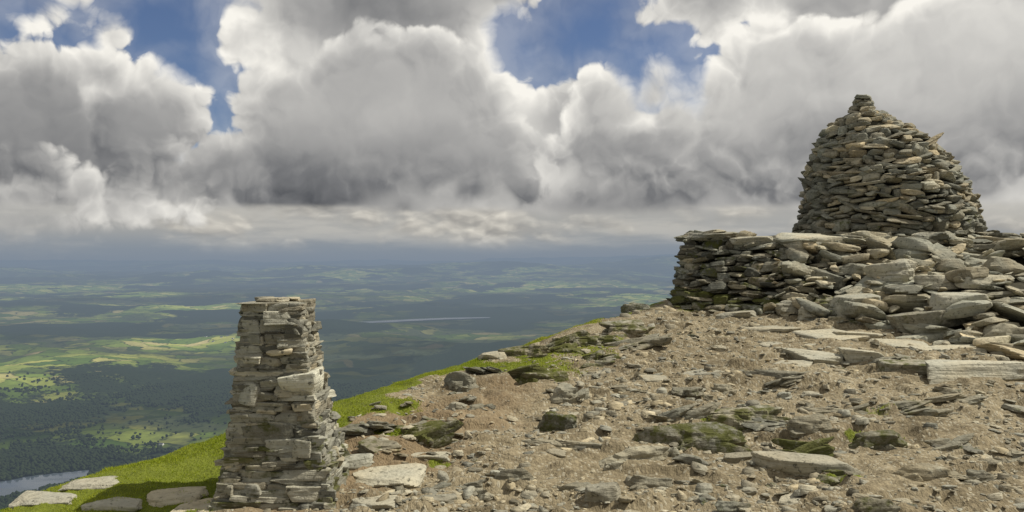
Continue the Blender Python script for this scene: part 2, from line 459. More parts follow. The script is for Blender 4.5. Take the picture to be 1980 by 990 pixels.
for (bc, bd, bt, rl) in blocks:
    w = phw(bc[2]); V, Q = stone(bd, n=14, p=28, jit=.07, extra=4, rough=.03)
    V = V@rotm(rng.normal(0, .02), rng.normal(-.06, .02), rl).T+np.array([min(bc[0], w-bd[0]/2+.030)-.058*bc[2], -w+bd[1]/2-.026, bc[2]])
    mk('face_block', V, Q, M_STONE2, pil, bt+(1,))
V, Q = stone((.37, .37, .032), n=12, p=24, jit=.05, extra=4, rough=.04)
mk('cap_slab', V+np.array([-.058*PH, 0, PH]), Q, M_STONE2, pil, (.95, .2, 0, 1))
zt = PZ+PH+.012
for (dx, dy, dm, lab, t_) in ((-.01, -.06, (.20, .16, .03), 'wide thin flat stone lying on top of the pillar', (1.0, .4, .2)), (.06, .05, (.16, .13, .026), 'small thin tan stone on the right of the pillar top', (1.25, .6, 0.)), (-.10, .06, (.13, .13, .03), 'small dark flat stone on the left of the pillar top', (.7, .1, .2))):
    V, Q = stone(dm, n=8, jit=.08, rough=.06)
    o = mk('flat_stone', V+np.array([0, 0, dm[2]/2]), Q, M_STONE2, None, t_+(1,), (PX-.058*PH+dx, PYc+dy, zt)); tag(o, lab, 'stone')

# ------------------------------------------------------------------ platform
def gz(p): x, y, z = p; return np.array([x, y, z-.12])
Bp = [np.array([4.1, 19., .75]), gz(pix2g(1299, 592)), gz(pix2g(1500, 613)), gz(pix2g(1690, 640)), gz(pix2g(1985, 702)), np.array([10.5, 9.2, .1])]
def at(px, py, y): return np.array([(px-CXP)/F*y, y, EYE-(py-CYP)/F*y])
Tp = [np.array([4.5, 19., 1.95]), at(1325, 456, 15.75), at(1520, 476, 14.9), at(1690, 468, 15.0), at(1985, 468, 15.0), np.array([14., 15., 1.85])]
Tt = np.array([0, .14, .36, .58, .85, 1.])
Bp = np.array(Bp); Tp = np.array(Tp)
def plat(t, h):
    t = np.asarray(t, float); h = np.asarray(h, float)
    b = np.stack([np.interp(t, Tt, Bp[:, k]) for k in range(3)], -1); p = np.stack([np.interp(t, Tt, Tp[:, k]) for k in range(3)], -1)
    e = np.interp(t, [0, .45, .7, 1], [1., 1., .9, .9])
    r = b+(p-b)*h[..., None]
    r[..., 2] = b[..., 2]+(p[..., 2]-b[..., 2])*h**e
    return r
# core
tg = np.linspace(0, 1, 70); hg = np.linspace(0, 1, 22)
TT, HH = np.meshgrid(tg, hg); Pm = plat(TT, HH)
tang = np.gradient(Pm[..., :2], axis=1); nn = np.stack([-tang[..., 1], tang[..., 0]], -1); nn /= np.linalg.norm(nn, axis=-1)[..., None]+1e-9
Pm[..., :2] += nn*.16; Pm[..., 2] -= .06+.05*HH
Pm[..., 2] += .05*fbm2(Pm[..., 0]*2, Pm[..., 1]*2, 3, 5)
back = Pm[-1].copy(); back[:, 1] = 20.5; back[:, 0] = np.maximum(back[:, 0], 4.8)
mid = (Pm[-1]*.5+back*.5)
drop = back.copy(); drop[:, 1] += .6; drop[:, 2] = .2
Pm = np.concatenate([Pm, mid[None], back[None], drop[None]], 0)
ni, nj = Pm.shape[:2]; I = np.arange(ni*nj).reshape(ni, nj)
Qc = np.stack([I[:-1, :-1], I[:-1, 1:], I[1:, 1:], I[1:, :-1]], -1).reshape(-1, 4)
plt_root = thing('stone_platform', 'broad drystone platform with tumbled right side under the tall cairn', 'platform', (5.5, 15.5, .6))
ro = np.array([5.5, 15.5, .6])
mk('rubble_core', Pm.reshape(-1, 3)-ro, Qc, M_CORE, plt_root, angle=None)
stones = []
rows = 17
for j in range(rows):
    t = rng.uniform(0, .015)
    while t < 1.0:
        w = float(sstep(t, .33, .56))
        wav = .022*float(vn2(np.array([t*14.]), np.array([j*.35]), 95)[0])
        h = (j+.5)/rows+wav+rng.normal(0, .018+.04*w); h = min(max(h, .02), .99)
        P0 = plat(t, h); P1 = plat(min(t+.004, 1.001), h); sl = np.linalg.norm((P1-P0)[:2])/.004+1e-6
        L = rng.uniform(.14, .46)*(1-w)+rng.uniform(.25, .9)*w
        if t > .9: L = rng.uniform(.5, 1.1)
        dt = L/sl; tc = min(t+dt/2, 1.0)
        P = plat(tc, h); Pa = plat(max(tc-.01, 0), h); Pb = plat(min(tc+.01, 1), h)
        td = (Pb-Pa)[:2]; td /= np.linalg.norm(td)+1e-9; nd = np.array([-td[1], td[0]])
        dep = rng.uniform(.28, .45)*(1-w)+rng.uniform(.35, .75)*w
        chunk = rng.random() < (.20+.18*w)
        th_ = (rng.uniform(.11, .20) if chunk else rng.uniform(.045, .10))*(1-w)+(rng.uniform(.15, .29) if chunk else rng.uniform(.06, .14))*w
        V, Q = stone((L*1.03, dep, th_*1.12), n=7, p=22, jit=.19, extra=9, rough=.09, strata=.03, blocky=.97)
        V = V@rotm(math.atan2(td[1], td[0])+rng.normal(0, .12+.45*w), rng.normal(-.03*w, .09+.10*w), rng.normal(0, .11+.07*w)).T
        c_ = np.array([P[0]+nd[0]*(dep*.32+rng.normal(0, .035)), P[1]+nd[1]*(dep*.32), P[2]+rng.normal(0, .016+.02*w)])
        br = np.clip(rng.normal(.64+.56*w, .25), .32, 1.7); moss = (1-w)*(.6*rng.random()+.35*(h < .3)) + w*.45*rng.random()*(h < .4)  # left wall stones toned darker, painting in that face's shade; moss on top
        d = max(c_[1], 1); vis = (.13 < tc < .88)
        stones.append((L*th_*(1+dep*.5*w)/d*(1 if vis else 0), V+c_-ro, Q, (br, np.clip(rng.normal(.15+.15*w, .25), 0, 1), moss, 1)))
        t += dt*(.97+.10*w*rng.random())
# loose rubble over the collapsed side
for k in range(260):
    t = rng.uniform(.34, .97); h = rng.uniform(.06, 1.0); P = plat(t, h)
    L = float(np.clip(.1+.14*rng.pareto(2.1), .1, .6)); th_ = L*rng.uniform(.15, .38)
    V, Q = stone((L, L*rng.uniform(.5, .9), th_), n=6, jit=.22, p=22, extra=9, rough=.09)
    V = V@rotm(rng.uniform(0, 6.3), rng.normal(-.06, .24), rng.normal(0, .24)).T+P+np.array([0, 0, .08+th_*.3])
    stones.append((L*th_/P[1]*(1 if t < .87 else 0), V-ro, Q, (np.clip(rng.normal(1.18, .25), .5, 1.7), np.clip(rng.normal(.32, .28), 0, 1), .25*rng.random(), 1)))
# top edge flat stones
for k in range(230):
    x = rng.uniform(3.3, 12); y0 = float(np.interp(x, Tp[1:, 0], Tp[1:, 1])); y = y0+rng.uniform(-.15, 3.2)*(1 if rng.random() < .6 else .2)
    if x < 4.6 and y > 16.4: continue
    L = rng.uniform(.2, .65); th_ = rng.uniform(.04, .14)
    V, Q = stone((L, L*rng.uniform(.5, .9), th_), n=7, jit=.2, extra=7, rough=.09)
    zt_ = float(np.interp(x, Tp[1:, 0], Tp[1:, 2]))
    V = V@rotm(rng.uniform(0, 6), rng.normal(0, .15), rng.normal(0, .15)).T+np.array([x, y, zt_+rng.uniform(-.05, .11)+.03*(y > y0+1)])
    stones.append((L*th_/y*(.7 if x < 9 else 0), V-ro, Q, (np.clip(rng.normal(1.0, .25), .5, 1.6), np.clip(rng.normal(.25, .25), 0, 1), .2*rng.random(), 1)))
stones.sort(key=lambda s: -s[0])
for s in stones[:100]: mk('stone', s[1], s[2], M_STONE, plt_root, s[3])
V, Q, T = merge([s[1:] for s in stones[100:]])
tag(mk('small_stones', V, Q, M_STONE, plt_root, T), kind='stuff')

# ------------------------------------------------------------------ cairn
CD = 17.0; CX = 722/F*CD; ksc = CD/F; CZ = 1.93
cr = thing('stone_cairn', 'tall beehive cairn of stacked slate standing on the stone platform', 'cairn', (CX, CD, CZ))
ph_ = np.array([-10, 0, 60, 110, 160, 185, 205, 222, 235, 250, 266.])*ksc+.05
pc_ = np.array([-2, -2, 0, -8, -17, -24, -37, -43, -44, -44, -43.])*ksc
pr_ = np.array([184, 182, 168, 148, 124, 106, 83, 58, 34, 24, 17.])*ksc*.94
Hc = ph_[-1]
V = []; nr = 48; zs = np.linspace(-.1, Hc-.3, 30)
for z in zs:
    r = float(np.interp(z, ph_, pr_))*.82; c0 = float(np.interp(z, ph_, pc_))
    for a in range(nr): V.append((c0+r*math.cos(a/nr*2*PI), r*math.sin(a/nr*2*PI), z))
V = np.array(V); I = np.arange(len(zs)*nr).reshape(len(zs), nr)
Qc = np.stack([I[:-1], np.roll(I[:-1], -1, 1), np.roll(I[1:], -1, 1), I[1:]], -1).reshape(-1, 4)
mk('rubble_core', V, Qc, M_CORE, cr)
stones = []; z = -.04
while z < Hc-.03:
    th_ = rng.uniform(.055, .105)
    R = float(np.interp(z+th_/2, ph_, pr_)); c0 = float(np.interp(z+th_/2, ph_, pc_))
    a = rng.uniform(0, 1); a_end = a+2*PI
    while a < a_end-.02:
        L = rng.uniform(.14, .48)*min(1, .45+.55*R/1.2); L = min(L, R*1.5)
        da = min(L/max(R-.05, .1), a_end-a); L = max(da*(R-.03), .06)
        ac = a+da/2; dep = min(rng.uniform(.24, .36), R*1.1)
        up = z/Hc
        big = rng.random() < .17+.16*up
        hh_ = th_*(rng.uniform(1.5, 2.4) if big else rng.uniform(.75, 1.4))
        wob = .07*float(vn2(np.array([ac*1.6]), np.array([z*2.0]), 91)[0])+.03*float(vn2(np.array([ac*6]), np.array([z*6.]), 92)[0])
        wob *= min(1, R/.8)
        V, Q = stone((L*1.03, dep, hh_), n=6, p=20, jit=.18, extra=10, rough=.10, strata=.03, blocky=.95)
        out_ = np.array([math.cos(ac), math.sin(ac)])
        V = V@rotm(ac+PI/2+np.clip(rng.normal(0, .12), -.25, .25), rng.normal(.07, .09), np.clip(rng.normal(.05*math.sin(z*5+ac*3), .17), -.38, .38)).T
        rad = R+wob-dep/2+np.clip(rng.normal(0.0, .028), -.05, .035)
        V = V+np.array([c0+out_[0]*rad, out_[1]*rad, z+th_/2+.03*float(vn2(np.array([ac*2.]), np.array([z*3.]), 97)[0])+rng.normal(0, .016)])
        fc = -out_[1]*.92-out_[0]*.39
        tone_ = rng.random()
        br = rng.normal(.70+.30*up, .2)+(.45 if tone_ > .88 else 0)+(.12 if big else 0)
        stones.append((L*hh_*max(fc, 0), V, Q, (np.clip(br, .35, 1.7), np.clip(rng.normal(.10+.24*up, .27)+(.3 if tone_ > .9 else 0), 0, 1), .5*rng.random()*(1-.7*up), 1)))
        a += da
    z += th_*.93
stones.sort(key=lambda s: -s[0])
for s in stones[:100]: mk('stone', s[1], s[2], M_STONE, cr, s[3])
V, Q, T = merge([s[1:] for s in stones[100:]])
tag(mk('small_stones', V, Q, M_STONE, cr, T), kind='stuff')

# ------------------------------------------------------------------ rocks
def rock_mesh(kind, W, D, H, dip=0.):
    if kind == 'slab': return stone((W, D, H), n=16, p=26, jit=.16, extra=9, rough=.05, strata=.03)
    if kind == 'rock':
        parts = []
        V, Q = stone((W, D, H), n=14, p=16, jit=.34, extra=14, rough=.15, strata=.08, blocky=.84); parts.append((V, Q, (1, 1, 1, 1)))
        for i in range(3):
            V, Q = stone((W*rng.uniform(.35, .7), D*rng.uniform(.3, .6), H*rng.uniform(.25, .6)), n=8, p=18, jit=.25, extra=10, rough=.12, strata=.05)
            V = V@rotm(rng.normal(0, .4), rng.normal(0, .15), rng.normal(-.1, .15)).T+np.array([W*rng.uniform(-.4, .4), -D*rng.uniform(.05, .4), -H*rng.uniform(.0, .25)])
            parts.append((V, Q, (1, 1, 1, 1)))
        V, Q, _ = merge(parts); return V, Q
    parts = []; k = 7
    for i in range(k):
        f = i/(k-1)
        V, Q = stone((W*rng.uniform(.35, .85), D*rng.uniform(.4, .8), H*rng.uniform(.25, .55)), n=9, p=18, jit=.28, extra=10, rough=.13, strata=.05)
        V = V@rotm(rng.normal(0, .35), rng.normal(-.08, .13), rng.normal(-.10, .12)).T
        V = V+np.array([W*rng.uniform(-.28, .28), D*(-.3+.55*f)+rng.normal(0, .02), H*(-.28+.42*f)])
        parts.append((V, Q, (1, 1, 1, 1)))
    V, Q, _ = merge(parts); return V, Q
def ground_rock(name, x0, x1, yt, yb, kind, th, tint, label, cat='rock', yaw=None):
    px = (x0+x1)/2; gx, gy, gz_ = pix2g(px, yb)
    W = (x1-x0)/F*gy; hp = (yb-yt)/F*gy; kv = (yb-CYP)/F+.075
    Hh = th*hp; D = min(max((1-th)*hp/kv, W*.35), W*1.3)
    tot = Hh*1.5+.03
    V, Q = rock_mesh(kind, W*1.06, D*1.05, tot)
    if yaw is None: V = V@rotm(rng.normal(0, .12), rng.normal(.03, .04), rng.normal(0, .05)).T
    else: V = V@rotm(yaw, .02, .01).T
    cy = gy+D*.45; zb = float(GH(gx, cy, False)) if sdist(gx, cy) < -.1 else gz_
    V[:, 2] += Hh-tot/2
    o = mk(name, V, Q, M_STONE2 if kind == 'slab' else M_STONE, None, tuple(tint)+(1,), (gx*cy/gy, cy, zb))
    return tag(o, label, cat)
R_ = [
 ('flat_rock', 675, 820, 888, 945, 'slab', .35, (1.4, .3, 0), 'broad pale slab lying right beside the foot of the stone pillar'),
 ('flat_rock', 690, 772, 944, 990, 'slab', .3, (1.15, .35, 0), 'pale flat stone at the bottom edge just right of the pillar foot'),
 ('flat_rock', 798, 872, 878, 896, 'slab', .4, (1.2, .3, 0), 'thin pale stone just behind the broad slab beside the pillar'),
 ('flat_rock', 125, 236, 917, 946, 'slab', .22, (1.2, .1, 0), 'grey flat stone in the grass, highest of those left of the pillar'),
 ('flat_rock', 28, 150, 945, 978, 'slab', .22, (1.2, .1, 0), 'grey flat stone at the far left edge of the grass above the valley'),
 ('flat_rock', 170, 276, 960, 992, 'slab', .22, (1.3, .3, 0), 'pale flat stone in the grass at the bottom left edge'),
 ('flat_rock', 288, 402, 930, 974, 'slab', .18, (1.35, .6, 0), 'tan flat stone in the grass close to the left of the pillar'),
 ('flat_rock', 333, 418, 948, 1002, 'slab', .2, (1.25, .6, 0), 'tan stone touching the left foot of the pillar'),
 ('small_rock', 648, 683, 820, 842, 'rock', .6, (1.1, .1, 0), 'small grey rock peeping out behind the right side of the pillar'),
 ('rock_outcrop', 736, 892, 806, 862, 'layer', .75, (.7, .3, .68), 'mossy layered outcrop on the brown earth right of the pillar'),
 ('rock', 858, 928, 714, 754, 'rock', .75, (.75, .25, .2), 'dark pointed rock near the grassy edge, beyond the pillar'),
 ('mossy_boulder', 1043, 1116, 792, 836, 'rock', .8, (.5, .2, .6), 'dark mossy boulder standing alone in the middle of the gravel'),
 ('rock', 1060, 1122, 740, 780, 'rock', .7, (1.0, .3, .1), 'upright tan rock in front of the mossy mound'),
 ('rock_outcrop', 1375, 1522, 780, 826, 'layer', .7, (.9, .35, .6), 'broad brown mossy outcrop in the middle of the right foreground'),
 ('rock_outcrop', 1270, 1446, 824, 872, 'rock', .75, (.65, .3, .58), 'long low dark outcrop with a mossy shaded front'),
 ('rock', 1518, 1602, 806, 846, 'rock', .75, (.75, .4, .2), 'brown rock just right of the broad mossy outcrop'),
 ('mossy_rock', 1465, 1592, 840, 882, 'layer', .7, (.7, .3, .72), 'low mossy rock in front of the brown rock'),
 ('rock', 1640, 1746, 826, 870, 'rock', .75, (.55, .3, .55), 'dark blocky outcrop at the right, beyond the long pale slab'),
 ('flat_rock', 1465, 1652, 884, 926, 'slab', .55, (1.05, .3, 0), 'long pale slab tilted on the gravel in the right foreground'),
 ('rock', 1568, 1652, 898, 946, 'layer', .7, (.85, .3, .6), 'mossy rock tucked under the right end of the long pale slab'),
 ('rock', 1735, 1836, 885, 932, 'rock', .7, (.85, .6, .05), 'reddish brown rock in the right foreground'),
 ('rock', 1860, 1926, 904, 937, 'rock', .75, (.7, .3, .1), 'dark wedge rock nearest the lower right edge'),
 ('rock_outcrop', 820, 950, 924, 956, 'layer', .65, (.75, .2, .2), 'layered dark slate ledge right of the broad pale slab'),
 ('rock', 958, 1032, 904, 934, 'rock', .75, (.65, .25, .25), 'dark angular rock right of the layered slate ledge'),
 ('rock', 1080, 1152, 924, 952, 'rock', .75, (.8, .3, .1), 'dark brown low rock at lower centre'),
 ('flat_rock', 1128, 1200, 938, 978, 'slab', .6, (.85, .3, .1), 'tilted slate wedge in front of the low brown rock'),
 ('rock', 1215, 1302, 918, 946, 'rock', .75, (.8, .35, .1), 'humped brown rock right of the slate wedge'),
 ('rock', 1645, 1742, 960, 1000, 'rock', .7, (.75, .25, .4), 'dark rock cut by the bottom edge, right of centre'),
 ('flat_rock', 1505, 1572, 950, 978, 'slab', .4, (1.25, .35, 0), 'pale flat stone near the bottom edge'),
 ('rock', 1385, 1452, 966, 1000, 'rock', .7, (.75, .3, .4), 'dark rock on the bottom edge left of the pale flat stone'),
 ('rock_outcrop', 1050, 1152, 845, 876, 'layer', .7, (.85, .35, .2), 'layered brown ledge in front of the lone mossy boulder'),
 ('rock_outcrop', 1178, 1284, 840, 892, 'rock', .6, (1.1, .45, .0), 'pale tan bedrock hump left of the long dark outcrop'),
 ('rock', 1380, 1416, 740, 762, 'rock', .75, (1., .4, 0), 'small tan rock alone on the gravel below the platform'),
 ('rock_outcrop', 1480, 1592, 714, 735, 'layer', .7, (.7, .3, .25), 'low dark ledge on the gravel between slabs and outcrops'),
 ('rock', 905, 962, 775, 793, 'layer', .7, (.7, .3, .1), 'low dark stone on the earth below the pointed rock'),
 ('mossy_rock', 1206, 1254, 582, 604, 'rock', .85, (.8, .1, .5), 'green mossy rock on the skyline left of the platform'),
 ('mossy_rock', 995, 1098, 684, 738, 'layer', .8, (.6, .3, .72), 'mossy mound of rock near the grassy edge'),
 ('mossy_rock', 1128, 1200, 676, 702, 'layer', .75, (.7, .3, .6), 'low mossy ledge right of the mossy mound'),
 ('rock_outcrop', 970, 1058, 662, 692, 'layer', .75, (.75, .3, .6), 'low ledge in the grass edge behind the mossy mound'),
 ('rock_outcrop', 1075, 1178, 640, 672, 'layer', .75, (.75, .3, .65), 'mossy ledge on the skyline edge beyond the mossy mound'),
 ('rock_outcrop', 1155, 1245, 614, 648, 'layer', .75, (.8, .3, .55), 'broken ledge just below the green skyline rock'),
 ('mossy_rock', 1040, 1120, 655, 684, 'layer', .75, (.7, .3, .7), 'mossy hummock between the mossy mound and the skyline ledge'),
 ('rock_outcrop', 1180, 1290, 652, 676, 'layer', .75, (.8, .35, .4), 'tan broken ledge below the skyline rocks left of the platform'),
 ('flat_rock', 925, 985, 676, 696, 'slab', .5, (1.1, .4, .2), 'pale flat stone poking from the grassy skyline edge'),
 ('rock_outcrop', 1248, 1372, 788, 816, 'layer', .7, (.75, .3, .3), 'flat dark ledge left of the broad mossy outcrop'),
 ('rock_outcrop', 1550, 1686, 780, 806, 'layer', .7, (.8, .35, .3), 'long low brown ledge beyond the brown rock'),
 ('rock', 1284, 1316, 864, 892, 'rock', .8, (1.1, .1, 0), 'small round grey stone in front of the long dark outcrop'),
 ('flat_rock', 1395, 1472, 874, 892, 'slab', .5, (.8, .3, .1), 'thin dark slate in front of the long dark outcrop'),
 ('rock_outcrop', 1800, 1892, 838, 872, 'layer', .7, (.8, .4, .2), 'brown broken ledge beyond the reddish brown rock'),
 ('flat_rock', 800, 888, 956, 978, 'slab', .5, (.8, .3, .1), 'thin dark slate in front of the layered slate ledge'),
 ('rock_outcrop', 1690, 1800, 775, 800, 'layer', .7, (.8, .4, .4), 'low brown ledge at the right beyond the dark outcrop'),
 ('rock', 1810, 1905, 755, 785, 'layer', .65, (.9, .4, .1), 'low tan broken rock in front of the big pale slab'),
 ('flat_rock', 1782, 1966, 688, 732, 'slab', .6, (1.5, .2, .05), 'big pale slab with a dark gap beneath, before the platform', 'rock', -.02),
 ('boulder', 1895, 1975, 630, 688, 'rock', .75, (1.05, .35, .2), 'tan boulder behind the right end of the big pale slab'),
 ('flat_rock', 1628, 1702, 654, 706, 'slab', .4, (1.4, .3, 0), 'pale tilted slab left of the mossy block before the platform'),
 ('flat_rock', 1540, 1642, 668, 702, 'slab', .45, (1.3, .2, .1), 'grey blocky slab on the gravel before the platform'),
 ('flat_rock', 1550, 1668, 620, 658, 'slab', .4, (1.35, .3, .05), 'broad pale slab leaning at the foot of the platform wall'),
 ('mossy_rock', 1702, 1792, 686, 716, 'slab', .6, (.9, .3, .5), 'mossy block left of the big pale slab'),
 ('flat_rock', 1785, 1892, 654, 684, 'slab', .4, (1.4, .25, 0), 'pale slab just behind the big pale slab'),
 ('flat_rock', 1700, 1790, 648, 676, 'slab', .4, (1.3, .3, 0), 'pale slab behind the mossy block'),
 ('flat_rock', 1500, 1560, 688, 712, 'slab', .5, (1.2, .2, 0), 'small grey block left of the grey blocky slab'),
 ('flat_rock', 1325, 1390, 710, 727, 'slab', .45, (1.05, .3, .1), 'flat grey stone lying alone left of the slabs'),
 ('flat_rock', 1238, 1294, 718, 742, 'slab', .5, (1.0, .4, .1), 'tan flat stone on the gravel right of the mossy ledge'),
 ('flat_rock', 1440, 1545, 625, 645, 'slab', .4, (1.1, .3, .2), 'flat slab at the foot of the platform wall'),
 ('flat_rock', 1470, 1570, 655, 672, 'slab', .4, (1.2, .3, 0), 'thin pale slab left of the grey blocky slab'),
 ('flat_rock', 1390, 1460, 598, 618, 'slab', .5, (1.0, .25, .2), 'pale stone fallen at the base of the wall corner'),
 ('flat_rock', 1120, 1180, 712, 728, 'slab', .5, (.95, .4, .1), 'thin tan slate near the low mossy ledge'),
 ('flat_rock', 1610, 1700, 634, 655, 'slab', .5, (1.3, .3, 0), 'pale slab behind the leaning pale slab'),
 ('rock', 1180, 1240, 735, 757, 'layer', .7, (.85, .35, .2), 'brown low stone between the tan flat stone and the tan rock'),
]
for r in R_: ground_rock(*r)
# stones on the tumbled slope
tg, hg = np.meshgrid(np.linspace(.1, .92, 300), np.linspace(0, 1, 90)); PG = plat(tg, hg)
ppx = CXP+PG[..., 0]/PG[..., 1]*F; ppy = CYP-(PG[..., 2]-EYE)/PG[..., 1]*F
def slope_rock(name, x0, x1, yt, yb, kind, tint, label, dr=.6):
    k = np.argmin(np.hypot(ppx-(x0+x1)/2, ppy-yb)); P = PG.reshape(-1, 3)[k]
    W = (x1-x0)/F*P[1]; H = (yb-yt)/F*P[1]; D = W*dr
    V, Q = rock_mesh(kind, W*1.05, D, H*1.05+.03)
    V = V@rotm(rng.normal(0, .12), rng.normal(.02, .05), rng.normal(0, .06)).T; V[:, 2] += H*.40
    o = mk(name, V, Q, M_STONE2, None, tuple(tint)+(1,), (P[0]*(P[1]+D*.1)/P[1], P[1]+D*.1, P[2])); tag(o, label, 'rock')
for r in [
 ('boulder', 1698, 1776, 503, 548, 'rock', (1.3, .2, .1), 'round grey boulder halfway up the tumbled slope below the cairn'),
 ('flat_rock', 1800, 1906, 568, 610, 'slab', (1.35, .15, .1), 'thick pale block in the lower tumbled slope'),
 ('flat_rock', 1722, 1846, 600, 636, 'slab', (.8, .2, .4), 'thick dark block at the foot of the tumbled slope'),
 ('flat_rock', 1610, 1712, 568, 602, 'slab', (1.15, .15, .3), 'big grey block where the wall meets the tumbled slope'),
 ('flat_rock', 1500, 1636, 450, 470, 'slab', (1.4, .25, 0), 'long pale slab lying along the top of the platform wall'),
 ('flat_rock', 1334, 1420, 446, 457, 'slab', (.85, .1, .3), 'long thin dark slab capping the left corner of the wall'),
 ('flat_rock', 1416, 1492, 450, 462, 'slab', (1.1, .2, .1), 'thin grey slab between the corner slab and the long pale slab'),
 ('flat_rock', 1500, 1562, 582, 606, 'slab', (1.0, .2, .2), 'grey block jutting from the lower wall'),
 ('flat_rock', 1768, 1832, 448, 466, 'slab', (1.3, .25, 0), 'small pale slab against the foot of the cairn'),
 ('flat_rock', 1850, 1935, 530, 554, 'slab', (1.35, .3, .1), 'pale slab high on the right of the tumbled slope'),
 ('flat_rock', 1770, 1840, 530, 556, 'slab', (1.2, .25, .1), 'grey slab just right of the round grey boulder'),
 ('flat_rock', 1540, 1582, 590, 622, 'rock', (1.2, .15, .1), 'pale upright stone at the foot of the wall')]: slope_rock(*r)

# loose small stones, one object each, then the smallest as stuff
def region_free(x, y, pts, dmin):
    if sdist(x, y) > -.45 or vn2(np.array([x*1.1]), np.array([y*1.1]), 71)[0] < -.4: return False
    q = CXP+x/y*F
    if q > 1299:
        if y > np.interp(q, [1299, 1500, 1690, 1985], WB)-.15: return False
    return not any((x-a)**2+(y-c)**2 < dmin for a, c in pts)
WB = [pix2g(q, w_)[1] for q, w_ in ((1299, 592), (1500, 613), (1690, 640), (1985, 702))]
protos = []
for k in range(18):
    if k % 3 == 0: V, Q = rock_mesh('layer', 1.2, .9, .5)
    else: V, Q = stone((1, rng.uniform(.5, .9), rng.uniform(.2, .5)), n=8, p=18, jit=.28, extra=12, rough=.12, strata=.06, blocky=.9)
    o = mk('loose_stone', V, Q, M_STONE2 if k % 3 else M_STONE, None, (np.clip(rng.normal(.85, .22), .45, 1.4), np.clip(rng.normal(.35, .25), 0, 1), .4*(rng.random() < .4), 1)); protos.append(o)
used = [0]*18; cnt = 0; pts = []
while cnt < 228:
    y = 5.6+(rng.random()**1.15)*8.6; x = rng.uniform(-.2, .6)*y
    if not region_free(x, y, pts, .028): continue
    pts.append((x, y)); k = int(rng.integers(18)); ppx_ = CXP+x/y*F
    if used[k] == 0: o = protos[k]; used[k] = 1
    else: o = protos[k].copy(); COL.objects.link(o)
    s = float(np.clip(.06+.06*rng.pareto(2.2), .06, .32))
    o.scale = (s, s, s*rng.uniform(.6, 1.1)); o.rotation_euler = (rng.normal(0.08, .12), rng.normal(0, .14), rng.normal(0, .7)+PI*int(rng.integers(2)))
    o.location = (x, y, float(GH(x, y))+s*.02)
    if ppx_ < 1000: lab, gr_ = 'small loose stone on the brown earth between pillar and grassy edge', 'loose stones near the pillar'
    elif y > 9: lab, gr_ = 'small loose stone on the gravel in front of the platform', 'loose stones before the platform'
    elif ppx_ < 1450: lab, gr_ = 'small loose stone on the gravel in the centre foreground', 'loose stones in the centre foreground'
    else: lab, gr_ = 'small loose stone on the gravel in the right foreground', 'loose stones in the right foreground'
    tag(o, lab, 'stone', gr_); cnt += 1
for k in range(18):
    if not used[k]: bpy.data.objects.remove(protos[k])
ms = []; bank = [stone((1, rng.uniform(.5, .9), rng.uniform(.15, .42)), n=4, p=18, jit=.28, extra=10, rough=.12, blocky=.9) for k in range(24)]
c_ = 0
while c_ < 2000:
    y = 5.3+(rng.random()**1.2)*9.2; x = rng.uniform(-.25, .62)*y
    if not region_free(x, y, [], 0): continue
    V, Q = bank[int(rng.integers(24))]; s = float(np.clip(.03+.025*rng.pareto(2.3), .03, .10))*np.interp(y, [5, 14], [1, 1.4])
    V = (V*s)@rotm(rng.normal(0, .8), rng.normal(.06, .14), rng.normal(0, .14)).T+np.array([x, y, float(GH(x, y))+s*.02])
    ms.append((V, Q, (np.clip(rng.normal(.88, .27), .4, 1.5), np.clip(rng.normal(.38, .28), 0, 1), .35*(rng.random() < .25), 1))); c_ += 1
V, Q, T = merge(ms)
tag(mk('small_slates', V, Q, M_STONE2, None, T), 'countless fist-sized slates littering the bare ground', 'stones', kind='stuff')

# ------------------------------------------------------------------ valley
VZ = -750.
def pv(px, py):
    d = (EYE-VZ-3)*F/(py-CYP); return (px-CXP)/F*d, d
def densify(pts, k=7, amp=.10):
    P = np.array(pts); o_ = []
    for i in range(len(P)):
        a, b = P[i], P[(i+1) % len(P)]; L = np.linalg.norm(b-a); nrm = np.array([-(b-a)[1], (b-a)[0]])/(L+1e-9)
        for j in range(k):
            f = j/k; o_.append(tuple(a+(b-a)*f+nrm*L*amp*float(rng.normal(0, 1))*(j > 0)*math.sin(f*PI)))
    return o_
L1 = [pv(*p) for p in ((-120, 944), (-40, 936), (0, 930), (70, 918), (120, 913), (176, 907), (168, 920), (130, 932), (100, 938), (65, 949), (30, 954), (0, 962), (-120, 985))]
L2 = [pv(*p) for p in ((605, 628), (650, 625), (700, 621.6), (790, 616.8), (860, 614), (955, 612.3), (945, 614.5), (860, 617.2), (790, 620.6), (700, 624.8), (650, 627.6))]
L1 = densify(L1, 6, .05); L2 = densify(L2, 6, .03)
def inside(poly, x, y):
    r = np.zeros(np.shape(x), bool); n = len(poly)
    for i in range(n):
        (x1, y1), (x2, y2) = poly[i], poly[(i+1) % n]
        c = ((y1 > y) != (y2 > y)) & (x < (x2-x1)*(y-y1)/(y2-y1+1e-9)+x1); r ^= c
    return r
def lakef(x, y):
    f = np.ones(np.shape(x))
    for poly in (L1, L2):
        P = np.array(poly); c = P.mean(0); ex = (P.max(0)-P.min(0))/2
        r = np.hypot((x-c[0])/ex[0], (y-c[1])/ex[1]); f = f*sstep(r, 1.05, 2.2)
    return f
